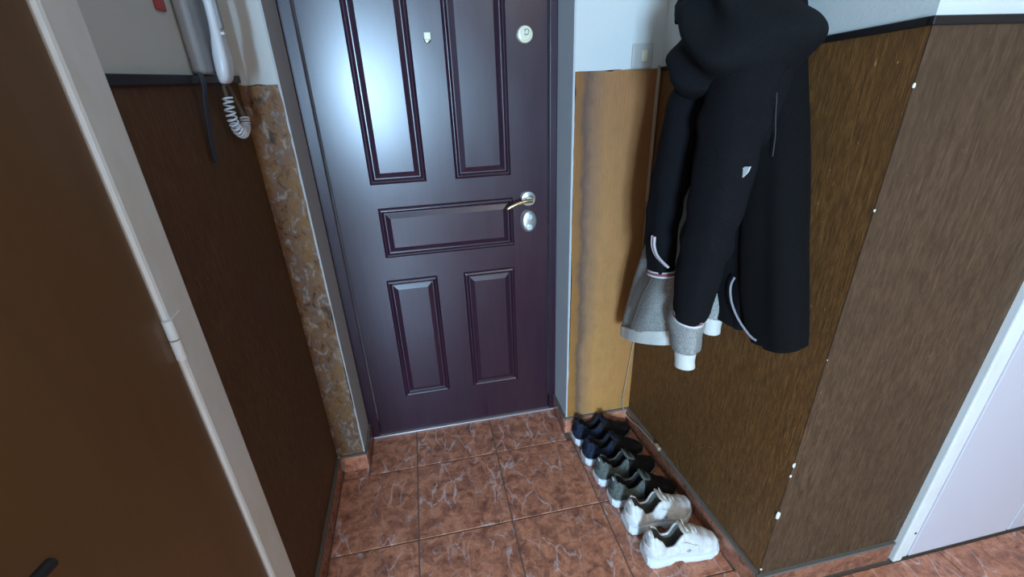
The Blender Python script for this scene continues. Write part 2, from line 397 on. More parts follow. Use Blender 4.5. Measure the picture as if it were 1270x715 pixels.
# rear wall of the room with the window opening
rear = empty('wall_rear'); rear['kind'] = 'structure'
for d in ((-1.7, WX0, 0, ZC), (WX0, WX1, 0, WZ0), (WX0, WX1, WZ1, ZC), (WX1, ROOM_X1 + 0.1, 0, ZC)):
    if d[1] - d[0] > 0.01: stru('wall_panel', (d[0], d[1], ROOM_Y0 - 0.1, ROOM_Y0, d[2], d[3]), M_room, rear)
win = empty('window_1'); win['kind'] = 'structure'
wb = bmesh.new(); f = 0.05
for d in ((WX0, WX1, WZ0, WZ0 + f), (WX0, WX1, WZ1 - f, WZ1), (WX0, WX0 + f, WZ0, WZ1), (WX1 - f, WX1, WZ0, WZ1), ((WX0 + WX1) / 2 - 0.03, (WX0 + WX1) / 2 + 0.03, WZ0, WZ1)):
    box(wb, d[0], d[1], ROOM_Y0 - 0.07, ROOM_Y0 - 0.02, d[2], d[3])
link('window_frame', wb, M_cream, win, smooth=False)

# skirting: tiles under a grey cement line
def skirting(name, P, Q, n, h=HB, first=0.0, m=M_skirt):
    P, Q, n = Vector((*P, 0)), Vector((*Q, 0)), Vector((*n, 0)).normalized()
    bm = bmesh.new(); quadprism(bm, P, Q, n, 0.010, h - 0.003, h + 0.006, h + 0.006)
    base = link(name, bm, M_cement, smooth=False); base['kind'] = 'structure'
    d = (Q - P); L = d.length; d.normalize(); s = 0.0; nxt = first or T
    while s < L - 0.004:
        e = min(nxt, L); bm = bmesh.new()
        quadprism(bm, P + d * (s + 0.001), P + d * (e - 0.001), n, 0.009, 0.0005, h - 0.003, h - 0.003)
        link('skirting_tile', bm, m, base, smooth=False, bevel=0.0012); s = e; nxt = e + T
    return base
skirting('baseboard_left', (XL + 0.003, YB - 0.014), (XL + 0.003, -0.575), (1, 0), first=0.3)
skirting('baseboard_back', (XL + 0.014, YB), (XJ0 + 0.012, YB), (0, -1), m=M_skirt_lit)
skirting('baseboard_back', (XJ1 - 0.012, YB), (XR0 - 0.013, YB), (0, -1), m=M_skirt_lit)
skirting('baseboard_back', (XJ0 + 0.006, YB + 0.002), (XJ0 + 0.006, YD - 0.005), (1, 0))
skirting('baseboard_back', (XJ1 - 0.006, YB + 0.002), (XJ1 - 0.006, YD - 0.005), (-1, 0))
skirting('baseboard_right', (XR0 - 0.003, YB - 0.002), (XR1 - 0.003, YW), NV[:2], first=0.21)
skirting('baseboard_right', (XR1 - 0.013, YW - 0.003), (1.478, YW - 0.003), (0, -1), first=0.27)

# ------------------------------------------------------------------ entrance door
door = empty('door_1', (0, 0, 0)); door['kind'] = 'structure'
DX0, DX1, DZ0, DZ1 = -0.155, 0.620, 0.012, 2.0
bm = bmesh.new()
for d in ((XJ0 + 0.006, DX0 - 0.003, 0.0, DZ1 + 0.04), (DX1 + 0.003, XJ1 - 0.006, 0.0, DZ1 + 0.04), (DX0 - 0.003, DX1 + 0.003, DZ1 + 0.003, DZ1 + 0.04)):
    box(bm, d[0], d[1], YD - 0.006, YD + 0.07, d[2], d[3])
link('door_frame', bm, M_door, door, smooth=False, bevel=0.004)
FY = YD + 0.002
obox('door_leaf', (DX0, DX1, FY, FY + 0.05, DZ0, DZ1), M_door, door, smooth=False, bevel=0.003)
def panel(x0, x1, z0, z1):
    # stepped moulding: bead, scotia, raised field with a wide bevel
    prof = [(-0.004, 0.0), (0.0, 0.007), (0.006, 0.010), (0.011, 0.006), (0.014, 0.0008), (0.018, 0.0008), (0.036, 0.008), (0.040, 0.008)]
    bm = bmesh.new(); rings = []
    for i, d in prof: rings.append([(x0 + i, FY - d, z0 + i), (x1 - i, FY - d, z0 + i), (x1 - i, FY - d, z1 - i), (x0 + i, FY - d, z1 - i)])
    loft(bm, rings, True, False, True)
    link('door_panel', bm, M_door, door, smooth=False, bevel=0.0012)
panel(-0.02, 0.168, 1.122, 1.90); panel(0.278, 0.474, 1.122, 1.90)
panel(-0.008, 0.478, 0.848, 1.030)
panel(-0.020, 0.166, 0.206, 0.748); panel(0.278, 0.474, 0.206, 0.748)
obox('threshold', (XJ0 + 0.006, XJ1 - 0.006, YD - 0.010, YD + 0.05, 0.0, 0.010), M_thresh, door, smooth=False, bevel=0.002)

# lever handle on a round rose
bm = bmesh.new(); c = (0.541, FY, 1.026)
disc_y(bm, c, [(0.029, 0.0), (0.029, 0.006), (0.026, 0.010), (0.012, 0.012), (0.011, 0.045), (0.013, 0.048)])
h = link('door_handle', bm, M_nickel, door)
bm = bmesh.new()
pts = catmull([(0.548, FY - 0.045, 1.027), (0.52, FY - 0.050, 1.027), (0.485, FY - 0.052, 1.020), (0.446, FY - 0.050, 1.003)], 12)
tube(bm, pts, [0.011, 0.0095, 0.0085, 0.008, 0.0075, 0.0072, 0.007, 0.007, 0.007, 0.0072, 0.0075, 0.006], 12)
link('lever', bm, M_brass, h, sub=1)
# oval escutcheon with two keyholes
bm = bmesh.new(); c = (0.541, FY, 0.938)
disc_y(bm, c, [(0.031, 0.0), (0.031, 0.006), (0.028, 0.012), (0.020, 0.015), (0.006, 0.016)], 1.0, 1.42, 40)
e = link('escutcheon', bm, M_nickel, door, angle=60)
for dz in (0.019, -0.021):
    bm = bmesh.new(); disc_y(bm, (c[0], c[1] - 0.012, c[2] + dz), [(0.0115, 0.0), (0.0115, 0.007), (0.009, 0.0085), (0.003, 0.0085)], seg=20); k = link('lock_cylinder', bm, M_glass, e)
    obox('keyhole', (c[0] - 0.0012, c[0] + 0.0012, c[1] - 0.0212, c[1] - 0.020, c[2] + dz - 0.004, c[2] + dz + 0.004), M_dark, e) if False else None
# round deadlock
bm = bmesh.new(); c = (0.540, FY, 1.568)
disc_y(bm, c, [(0.0265, 0.0), (0.0265, 0.007), (0.024, 0.012), (0.017, 0.014), (0.016, 0.011), (0.004, 0.011)])
d = link('deadlock', bm, M_ivory, door)
bm = bmesh.new(); box(bm, c[0] - 0.004, c[0] + 0.009, c[1] - 0.024, c[1] - 0.010, c[2] - 0.002, c[2] + 0.014); link('thumb_turn', bm, M_nickel, d, bevel=0.002)
# peephole with its small swivelling cover
bm = bmesh.new(); c = (0.223, FY, 1.560)
disc_y(bm, c, [(0.011, 0.0), (0.011, 0.006), (0.008, 0.008), (0.007, 0.004), (0.002, 0.004)], seg=24)
p = link('peephole', bm, M_brass, door)
obox('peephole_cover', (c[0] - 0.009, c[0] + 0.012, c[1] - 0.014, c[1] - 0.010, c[2] - 0.001, c[2] + 0.020), M_ivory, p, bevel=0.002)
bm = bmesh.new(); disc_y(bm, (c[0], c[1] - 0.0045, c[2] - 0.004), [(0.006, 0), (0.004, 0.0025), (0.001, 0.003)], seg=16); link('lens', bm, M_glass, p)

# ------------------------------------------------------------------ brown door on the left with its cream frame
d2 = empty('door_2', (XL, -0.66, 0)); d2['kind'] = 'structure'
def rel(o, p): o.parent = p; o.matrix_parent_inverse = Matrix.Translation(-p.location)
fr = bmesh.new()
box(fr, XL - 0.1, XL + 0.022, -0.668, -0.577, 0, 2.12); box(fr, XL - 0.1, XL + 0.022, -1.50, -1.422, 0, 2.12); box(fr, XL - 0.1, XL + 0.022, -1.422, -0.668, 2.042, 2.12)
o = link('door_frame', fr, M_cream, None, smooth=False, bevel=0.007); rel(o, d2)
o = obox('door_leaf', (XL - 0.03, XL + 0.014, -1.419, -0.6705, 0.008, 2.038), M_browndoor, None, smooth=False, bevel=0.003); rel(o, d2)
for zc in (1.062, 1.80, 0.28):
    bm = bmesh.new()
    tube(bm, [(XL + 0.021, -0.6695, zc + 0.003), (XL + 0.021, -0.6695, zc + 0.038)], 0.0085, 12); tube(bm, [(XL + 0.021, -0.6695, zc - 0.038), (XL + 0.021, -0.6695, zc)], 0.0085, 12)
    box(bm, XL + 0.0218, XL + 0.024, -0.6695, -0.625, zc - 0.036, zc + 0.036)
    o = link('hinge', bm, M_cream); rel(o, d2)
bm = bmesh.new()
tube(bm, catmull([(XL + 0.014, -1.135, 1.035), (XL + 0.045, -1.138, 1.035), (XL + 0.052, -1.115, 1.032), (XL + 0.05, -1.045, 1.018)], 14), [0.008] * 5 + [0.0065] * 9, 10)
box(bm, XL + 0.012, XL + 0.018, -1.155, -1.115, 0.93, 1.10)
o = link('door_handle', bm, M_dark, sub=0); rel(o, d2)

# ------------------------------------------------------------------ white double door at the right
d3 = empty('door_3', (1.49, YW, 0)); d3['kind'] = 'structure'
fr = bmesh.new()
for x0, x1 in ((1.487, 1.520), (2.31, 2.345)): box(fr, x0, x1, YW - 0.022, YW + 0.10, 0, 2.06)
box(fr, 1.520, 2.31, YW - 0.022, YW + 0.10, 2.02, 2.06)
o = link('door_frame', fr, M_cream, smooth=False, bevel=0.004); rel(o, d3)
fr = bmesh.new(); box(fr, 1.524, 1.546, YW - 0.016, YW + 0.05, 0.004, 2.018)
o = link('door_stop', fr, M_cream, smooth=False, bevel=0.003); rel(o, d3)
for x0, x1 in ((1.549, 1.945), (1.951, 2.307)):
    o = obox('door_leaf', (x0, x1, YW - 0.018, YW + 0.022, 0.006, 2.016), M_whitedoor, smooth=False, bevel=0.003); rel(o, d3)
bm = bmesh.new(); disc_y(bm, (1.533, YW - 0.016, 0.118), [(0.004, 0), (0.004, 0.001), (0.002, 0.0012)], seg=12)
o = link('screw_hole', bm, M_dark); rel(o, d3)
M_gap = M_dark
o = obox('door_backing', (1.52, 2.31, YW + 0.05, YW + 0.06, 0.0, 2.05), M_dark, smooth=False); rel(o, d3)

# ------------------------------------------------------------------ light switch
sw = empty('light_switch', (0.877, YB, 1.490)); tag(sw, 'small square grey light switch with cream rocker beside the corner', 'switch')
def at(o, p): o.parent = p; o.matrix_parent_inverse = p.matrix_basis.inverted()
o = obox('switch_plate', (0.843, 0.911, YB - 0.009, YB, 1.456, 1.524), M_switch, None, bevel=0.003); o.parent = sw; o.matrix_parent_inverse = Matrix.Translation(-sw.location)
o = obox('rocker', (0.872, 0.892, YB - 0.015, YB - 0.0085, 1.474, 1.506), M_ivory, None, bevel=0.002); o.parent = sw; o.matrix_parent_inverse = Matrix.Translation(-sw.location)

# ------------------------------------------------------------------ intercom on the left wall
ic = empty('intercom_phone', (XL, -0.17, 1.45)); tag(ic, 'white wall intercom handset above the black rail, left of the entrance door', 'intercom')
def part(o, p): o.parent = p; o.matrix_parent_inverse = Matrix.Translation(-p.location); return o
bm = bmesh.new(); box(bm, XL + 0.001, XL + 0.030, -0.225, -0.115, 1.475, 1.70)
part(link('base', bm, M_plastgrey, None, bevel=0.008), ic)
hs = []
for z, hw, d0, d1 in ((1.453, 0.018, 0.036, 0.050), (1.462, 0.026, 0.031, 0.060), (1.50, 0.028, 0.031, 0.068), (1.535, 0.024, 0.036, 0.066), (1.56, 0.021, 0.044, 0.066), (1.63, 0.021, 0.046, 0.068), (1.66, 0.024, 0.038, 0.068), (1.70, 0.028, 0.031, 0.066), (1.72, 0.022, 0.034, 0.058)):
    yc = -0.165; r = 0.006
    hs.append([(XL + d0, yc - hw, z), (XL + d1 - r, yc - hw, z), (XL + d1, yc - hw + r, z), (XL + d1, yc + hw - r, z), (XL + d1 - r, yc + hw, z), (XL + d0, yc + hw, z)])
bm = bmesh.new(); loft(bm, hs); h = part(link('handset', bm, M_plast, None, sub=2), ic)
bm = bmesh.new(); box(bm, XL + 0.064, XL + 0.0705, -0.174, -0.158, 1.565, 1.64)
o = link('grip_inlay', bm, M_plastgrey, None, bevel=0.003); o.parent = h
for z in (1.556, 1.648):
    bm = bmesh.new(); box(bm, XL + 0.063, XL + 0.0725, -0.176, -0.156, z - 0.003, z + 0.003)
    o = link('bright_strip', bm, M_label, None, bevel=0.001); o.parent = h
# coiled cord: straight tail down from the handset then the white coil loop
path = catmull([(XL + 0.03, -0.140, 1.424), (XL + 0.028, -0.143, 1.385), (XL + 0.028, -0.128, 1.352), (XL + 0.028, -0.095, 1.338), (XL + 0.028, -0.065, 1.350), (XL + 0.028, -0.055, 1.372)], 260)
bm = bmesh.new(); hel = []
for i, p in enumerate(path):
    a = 2 * PI * 17 * i / 259; q = path[min(i + 1, 259)]; p_ = path[max(i - 1, 0)]
    tn = (Vector(q) - Vector(p_)).normalized(); u = Vector((1, 0, 0)); v = tn.cross(u)
    hel.append(Vector(p) + (u * math.cos(a) + v * math.sin(a)) * 0.0105)
tube(bm, hel, 0.0024, 6)
part(link('coiled_cord', bm, M_plast, None), ic)
bm = bmesh.new(); tube(bm, catmull([(XL + 0.028, -0.055, 1.372), (XL + 0.026, -0.065, 1.40), (XL + 0.03, -0.11, 1.44), (XL + 0.034, -0.145, 1.465)], 16), 0.0055, 8)
part(link('cord_tail', bm, M_cord, None), ic)
bm = bmesh.new(); tube(bm, catmull([(XL + 0.03, -0.140, 1.424), (XL + 0.032, -0.150, 1.445), (XL + 0.04, -0.16, 1.46)], 8), 0.004, 8)
part(link('cord_tail', bm, M_cord, None), ic)
# dark strap hanging beside it
bm = bmesh.new(); sp = catmull([(-0.243, 1.478, 0.022), (-0.246, 1.455, 0.026), (-0.250, 1.42, 0.020), (-0.256, 1.37, 0.014), (-0.262, 1.33, 0.012), (-0.266, 1.295, 0.012)], 24); rings = []
for y, z, d in sp:
    rings.append([(XL + d - 0.001, y - 0.009, z), (XL + d + 0.003, y - 0.009, z), (XL + d + 0.003, y + 0.009, z), (XL + d - 0.001, y + 0.009, z)])
loft(bm, rings); o = link('hanging_strap', bm, M_strap, None, bevel=0.001)
tag(o, 'dark blue narrow strap hanging over the black rail beside the intercom', 'strap')
bm = bmesh.new(); box(bm, XL + 0.0005, XL + 0.006, -0.300, -0.262, 1.588, 1.640)
o = link('red_wall_tag', bm, M_red, None, bevel=0.002); tag(o, 'small red tag on the white wall left of the intercom', 'tag')

# ------------------------------------------------------------------ cable in the corner
bm = bmesh.new()
box(bm, XR0 - 0.016, XR0 - 0.006, YB - 0.012, YB - 0.003, 1.02, 1.462)
cab = link('corner_cable', bm, M_cable, None, bevel=0.002)
tag(cab, 'thin beige cable running down the corner and along the skirting', 'cable')
bm = bmesh.new(); tube(bm, catmull([(XR0 - 0.011, YB - 0.008, 1.03), (XR0 - 0.012, YB - 0.012, 0.8), (XR0 - 0.010, YB - 0.012, 0.5), (XR0 - 0.026, YB - 0.012, 0.3), (XR0 - 0.040, YB - 0.014, 0.14), (XR0 - 0.030, YB - 0.02, 0.08), (XR0 - 0.020, YB - 0.06, 0.062), (XR0 - 0.010, YB - 0.13, 0.078), (XR0 - 0.002, YB - 0.23, 0.0875), (XR0 + 0.001, YB - 0.28, 0.089)], 60), 0.0022, 8)
link('wire', bm, M_cable, cab)
bm = bmesh.new(); box(bm, XR0 - 0.004, XR0 + 0.010, YB - 0.275, YB - 0.245, 0.0855, 0.098)
link('connector', bm, M_cable, cab, bevel=0.003)

# ------------------------------------------------------------------ garments on the right wall
def fold(th, z, ph, amp, k=5):
    return amp * (0.55 * math.sin(k * th + ph + 3.0 * z) + 0.3 * math.sin((2 * k - 1) * th - 1.7 * ph + 7 * z) + 0.35 * noise.noise(Vector((math.cos(th) * 1.6, math.sin(th) * 1.6 + ph, z * 7))))
def garment(levels, n, seg, ph, amp, k=5, power=0.8, slope=None):
    """levels: (z, sL, sR, h0, h1, tilt); returns rings in wall coordinates"""
    rings = []
    for z, sL, sR, h0, h1, tl in catmull(levels, n):
        cs, rs, hc, rh = (sL + sR) / 2, (sR - sL) / 2, (h0 + h1) / 2, (h1 - h0) / 2; r = []
        for i in range(seg):
            th = 2 * PI * i / seg; c, sn = math.cos(th), math.sin(th)
            c2 = math.copysign(abs(c) ** power, c); s2 = math.copysign(abs(sn) ** power, sn)
            f = fold(th, z, ph, amp, k) * min(1.0, rs / 0.1)
            s = cs + (rs + f * 0.5) * c2; h = max(0.006, hc + (rh + f) * s2)
            r.append(W(s, h, z + tl * (s - cs)))
        rings.append(r)
    return rings
def shrink(rings, k=0.6, n=2, dz=0.004, end=1):
    """round off the last ring"""
    r = rings[-1] if end else rings[0]; c = sum((Vector(p) for p in r), Vector()) / len(r)
    out = []
    for j in range(1, n + 1):
        f = k ** j; out.append([c + (Vector(p) - c) * f + Vector((0, 0, -dz * j if end else dz * j)) for p in r])
    return rings + out if end else out[::-1] + rings
def gpart(name, rings, m, parent, sub=1, caps=True):
    bm = bmesh.new(); loft(bm, rings, True, caps, caps); return link(name, bm, m, parent, sub=sub)
def sleeve_rings(sp, n, seg, ph, amp, k=3):
    out = []; S_ = catmull(sp, n)
    for j, (s, h, z, rs, rh) in enumerate(S_):
        a = S_[max(j - 1, 0)]; b = S_[min(j + 1, n - 1)]
        d = (Vector((b[0], b[1], b[2])) - Vector((a[0], a[1], a[2]))).normalized()   # (s,h,z) space
        u = Vector((1, 0, 0)); u = (u - d * u.dot(d)).normalized(); v = d.cross(u)
        r = []
        wr = 1 + 0.10 * math.sin(z * 70 + ph) * (0.5 + 0.5 * math.sin(z * 23 + ph))
        for i in range(seg):
            th = 2 * PI * i / seg
            f = fold(th, z, ph, amp, k)
            p = Vector((s, h, z)) + u * (math.cos(th) * (rs * wr + f)) + v * (math.sin(th) * (rh * wr + f))
            r.append(W(p.x, max(0.005, p.y), p.z))
        out.append(r)
    return out
def cuff(parent, sp, bands, name='cuff', seg=20):
    """bands: (t0,t1,material) along the short spine sp"""
    base = sleeve_rings(sp, 9, seg, 0, 0.0)
    bm = bmesh.new(); loft(bm, base); c = link(name, bm, bands[0], parent, sub=1)
    return c

# grey hoodie, hanging innermost
hd = empty('grey_hoodie', W(0.30, 0.05, 1.60)); tag(hd, 'heather grey hoodie with white hem and cuffs hanging lowest, behind the black coats', 'hoodie', None)
def gp(name, rings, m, parent, root, sub=1):
    o = gpart(name, rings, m, None, sub); o.parent = parent
    if parent is root: o.matrix_parent_inverse = Matrix.Translation(-root.location)
    return o
lev = [(1.60, 0.36, 0.46, 0.006, 0.05, 0), (1.45, 0.30, 0.50, 0.006, 0.10, 0), (1.25, 0.26, 0.50, 0.006, 0.13, 0.05), (1.05, 0.22, 0.48, 0.008, 0.150, 0.15), (0.85, 0.155, 0.45, 0.010, 0.165, 0.25), (0.72, 0.12, 0.43, 0.012, 0.170, 0.42), (0.655, 0.105, 0.42, 0.014, 0.17, 0.48)]
gp('body', shrink(garment(lev, 36, 56, 0.7, 0.010, 4), 0.85, 2), M_heather, hd, hd)
lev = [(0.665, 0.102, 0.424, 0.012, 0.173, 0.47), (0.64, 0.103, 0.423, 0.013, 0.172, 0.46), (0.615, 0.105, 0.42, 0.015, 0.17, 0.45)]
gp('hem_band', shrink(shrink(garment(lev, 8, 56, 0.7, 0.006, 4), 0.97, 1, 0.002), 0.97, 1, 0.001, 0), M_rib, hd, hd)
sl = sleeve_rings([(0.44, 0.10, 1.45, 0.05, 0.04), (0.46, 0.12, 1.2, 0.055, 0.04), (0.475, 0.14, 0.95, 0.058, 0.042), (0.480, 0.15, 0.83, 0.060, 0.042), (0.490, 0.15, 0.765, 0.056, 0.04), (0.500, 0.15, 0.722, 0.044, 0.034)], 34, 22, 1.3, 0.006)
gp('sleeve', sl, M_heather, hd, hd)
gp('cuff', shrink(sleeve_rings([(0.498, 0.15, 0.728, 0.036, 0.028), (0.500, 0.15, 0.70, 0.034, 0.027), (0.506, 0.15, 0.672, 0.034, 0.027)], 7, 22, 0, 0.0), 0.8, 2, 0.001), M_rib, hd, hd)
sl = sleeve_rings([(0.50, 0.07, 1.3, 0.04, 0.035), (0.51, 0.08, 1.05, 0.045, 0.035), (0.520, 0.09, 0.90, 0.042, 0.035), (0.525, 0.10, 0.835, 0.036, 0.03)], 20, 20, 2.3, 0.005)
gp('sleeve', sl, M_heather, hd, hd)
gp('cuff', shrink(sleeve_rings([(0.524, 0.10, 0.842, 0.027, 0.024), (0.527, 0.10, 0.815, 0.025, 0.023), (0.530, 0.10, 0.790, 0.025, 0.023)], 7, 20, 0, 0.0), 0.8, 2, 0.001), M_rib, hd, hd)
# shadowed drawcord on the hoodie's left side
bm = bmesh.new(); tube(bm, [W(*p) for p in catmull([(0.36, 0.172, 0.94), (0.335, 0.182, 0.87), (0.31, 0.190, 0.80), (0.29, 0.194, 0.72)], 14)], 0.006, 8)
o = link('drawcord', bm, M_draw, None); o.parent = hd; o.matrix_parent_inverse = Matrix.Translation(-hd.location)

# black and navy jacket with striped trims
bj = empty('navy_jacket', W(0.42, 0.08, 1.62)); tag(bj, 'very dark navy jacket with red and white striped cuffs hanging over the grey hoodie', 'jacket')
lev = [(1.62, 0.38, 0.54, 0.008, 0.10, 0), (1.48, 0.34, 0.60, 0.010, 0.17, 0), (1.25, 0.34, 0.62, 0.012, 0.155, 0), (1.05, 0.37, 0.62, 0.012, 0.135, 0), (0.92, 0.44, 0.625, 0.014, 0.12, 0), (0.845, 0.51, 0.625, 0.016, 0.11, 0)]
gp('body', shrink(garment(lev, 40, 60, 2.1, 0.014, 5), 0.8, 2), M_navy, bj, bj)
def striped(root, parent, sp, w0):
    """three thin knitted bands: white, red, white, at the end of a sleeve"""
    n = len(w0)
    for (a, b, m, nm) in w0:
        r = catmull(sp, 21); i0, i1 = int(a * 20), int(b * 20)
        seg = r[i0:i1 + 1]
        rr = sleeve_rings(seg, max(3, len(seg)), 22, 0, 0.0)
        gp(nm, shrink(shrink(rr, 0.985, 1, 0.0005), 0.985, 1, 0.0005, 0), m, parent, root)
BANDS = ((0.0, 0.3, M_stripew, 'trim_band'), (0.35, 0.65, M_striper, 'trim_band'), (0.7, 1.0, M_stripew, 'trim_band'))
# left sleeve
s1 = gp('sleeve', shrink(sleeve_rings([(0.40, 0.13, 1.50, 0.055, 0.05), (0.388, 0.16, 1.38, 0.056, 0.048), (0.378, 0.175, 1.23, 0.055, 0.045), (0.366, 0.18, 1.08, 0.052, 0.042), (0.375, 0.18, 0.99, 0.050, 0.040), (0.386, 0.18, 0.925, 0.042, 0.036)], 44, 24, 0.4, 0.006), 0.8, 2, 0.001), M_navy, bj, bj)
striped(bj, s1, [(0.386, 0.18, 0.934, 0.0435, 0.0375), (0.387, 0.18, 0.928, 0.0435, 0.0375), (0.388, 0.18, 0.920, 0.0435, 0.0375)], BANDS)
# centre sleeve, the largest
s2 = gp('sleeve', shrink(sleeve_rings([(0.53, 0.13, 1.50, 0.085, 0.060), (0.552, 0.165, 1.38, 0.086, 0.055), (0.560, 0.18, 1.23, 0.080, 0.052), (0.556, 0.19, 1.08, 0.070, 0.048), (0.550, 0.195, 0.96, 0.060, 0.045), (0.548, 0.195, 0.90, 0.052, 0.040), (0.545, 0.195, 0.862, 0.046, 0.037)], 50, 26, 1.9, 0.007), 0.8, 2, 0.001), M_navy, bj, bj)
striped(bj, s2, [(0.546, 0.195, 0.872, 0.0485, 0.0385), (0.5455, 0.195, 0.866, 0.0480, 0.0385), (0.545, 0.195, 0.857, 0.0475, 0.038)], BANDS)
# striped pocket edge between the sleeves
for j, (m, o_) in enumerate(((M_stripew, -0.006), (M_striper, 0.0), (M_stripew, 0.006))):
    bm = bmesh.new(); tube(bm, [W(s + o_, h, z) for s, h, z in catmull([(0.392, 0.222, 1.040), (0.402, 0.226, 1.015), (0.428, 0.228, 0.995), (0.468, 0.222, 0.980)], 12)], 0.0034, 8)
    o = link('pocket_trim', bm, m, None); o.parent = bj; o.matrix_parent_inverse = Matrix.Translation(-bj.location)

# black hooded coat on top
bc = empty('black_hooded_coat', W(0.52, 0.08, 1.66)); tag(bc, 'long black hooded coat bunched at the top and reaching the outer corner', 'coat')
lev = [(1.60, 0.45, 0.54, 0.008, 0.10, 0), (1.45, 0.49, 0.595, 0.008, 0.115, 0), (1.27, 0.52, 0.660, 0.008, 0.13, 0), (1.10, 0.55, 0.705, 0.008, 0.125, 0.0), (0.98, 0.578, 0.737, 0.010, 0.12, 0.1), (0.90, 0.615, 0.757, 0.012, 0.115, 0.22), (0.855, 0.650, 0.766, 0.014, 0.110, 0.28)]
gp('body', shrink(garment(lev, 44, 48, 3.3, 0.008, 4), 0.85, 2), M_black, bc, bc)
lev = [(0.870, 0.675, 0.752, 0.014, 0.100, 0.30), (0.842, 0.68, 0.748, 0.016, 0.094, 0.30)]
gp('hem_band', shrink(garment(lev, 5, 40, 3.3, 0.003, 4), 0.9, 2, 0.001), M_black, bc, bc)
bm = bmesh.new(); tube(bm, [W(*p) for p in catmull([(0.602, 0.125, 0.99), (0.598, 0.128, 0.965), (0.612, 0.130, 0.93), (0.640, 0.126, 0.895), (0.675, 0.118, 0.868), (0.692, 0.112, 0.862)], 16)], 0.0028, 8)
o = link('edge_trim', bm, M_trimgrey, None); o.parent = bc; o.matrix_parent_inverse = Matrix.Translation(-bc.location)
bm = bmesh.new(); tube(bm, [W(*p) for p in catmull([(0.612, 0.118, 1.40), (0.624, 0.122, 1.36), (0.636, 0.124, 1.32), (0.642, 0.126, 1.28)], 20)], 0.0010, 6)
o = link('zip', bm, M_zip, None); o.parent = bc; o.matrix_parent_inverse = Matrix.Translation(-bc.location)
# hood: a heavy slumped fold of cloth
lev = [(1.74, 0.46, 0.54, 0.03, 0.09, 0), (1.70, 0.41, 0.51, 0.012, 0.16, 0), (1.64, 0.385, 0.53, 0.010, 0.205, 0), (1.58, 0.345, 0.555, 0.010, 0.225, 0), (1.525, 0.330, 0.635, 0.010, 0.235, 0.08), (1.48, 0.330, 0.660, 0.010, 0.240, 0.16), (1.435, 0.335, 0.635, 0.014, 0.235, 0.22), (1.400, 0.350, 0.60, 0.03, 0.215, 0.25), (1.385, 0.38, 0.56, 0.06, 0.17, 0.25)]
rings = []
for r in garment(lev, 56, 84, 5.2, 0.008, 4, 0.9):
    q = []
    for p in r:
        d = Vector(p) - W(0.45, 0.02, 1.5); s = d.dot(E); z = d.z; hh = d.dot(NV)
        u = z + 0.35 * s + 0.9 * (s * s)         # wrinkle direction sags
        wv = 0.016 * math.sin(52 * u + 3 * noise.noise(Vector((s * 6, z * 6, 0)))) + 0.010 * noise.noise(Vector((s * 9, z * 16, hh * 6)))
        wv *= max(0.0, min(1.0, hh / 0.10))
        q.append(Vector(p) + NV * wv)
    rings.append(q)
gp('hood', rings, M_black2, bc, bc)
# loose corner of the hood at the upper left
bm = bmesh.new(); P = [(0.285, 0.15, 1.590), (0.350, 0.175, 1.615), (0.370, 0.185, 1.560), (0.315, 0.165, 1.545)]
loft(bm, [[W(s, h - 0.02, z) for s, h, z in P], [W(s, h + 0.012, z) for s, h, z in P]]); o = link('lapel', bm, M_black2, None, bevel=0.006); o.parent = bc; o.matrix_parent_inverse = Matrix.Translation(-bc.location)
# white care label peeping out
bm = bmesh.new(); P = [(0.622, 0.180, 1.234), (0.624, 0.184, 1.252), (0.640, 0.186, 1.264), (0.652, 0.184, 1.266), (0.648, 0.184, 1.254), (0.634, 0.182, 1.240)]
loft(bm, [[W(s, h, z) for s, h, z in P], [W(s, h + 0.003, z) for s, h, z in P]]); o = link('care_label', bm, M_label, None); o.parent = bj; o.matrix_parent_inverse = Matrix.Translation(-bj.location)
# coat rack above the frame
rk = empty('coat_rack', W(0.42, 0, 1.86)); tag(rk, 'brown board coat rack with metal hooks above the hanging coats', 'coat rack')
bm = bmesh.new(); P = [(0.12, 1.83), (0.74, 1.83), (0.74, 1.90), (0.12, 1.90)]
loft(bm, [[W(s, 0.001, z) for s, z in P], [W(s, 0.019, z) for s, z in P]]); o = link('board', bm, M_browndoor, None, bevel=0.003); o.parent = rk; o.matrix_parent_inverse = Matrix.Translation(-rk.location)
for s in (0.22, 0.38, 0.50, 0.66):
    bm = bmesh.new(); tube(bm, [W(*p) for p in catmull([(s, 0.018, 1.865), (s, 0.05, 1.85), (s, 0.075, 1.80), (s, 0.06, 1.745), (s, 0.085, 1.735), (s, 0.095, 1.76)], 18)], 0.004, 8)
    o = link('hook', bm, M_nickel, None); o.parent = rk; o.matrix_parent_inverse = Matrix.Translation(-rk.location)

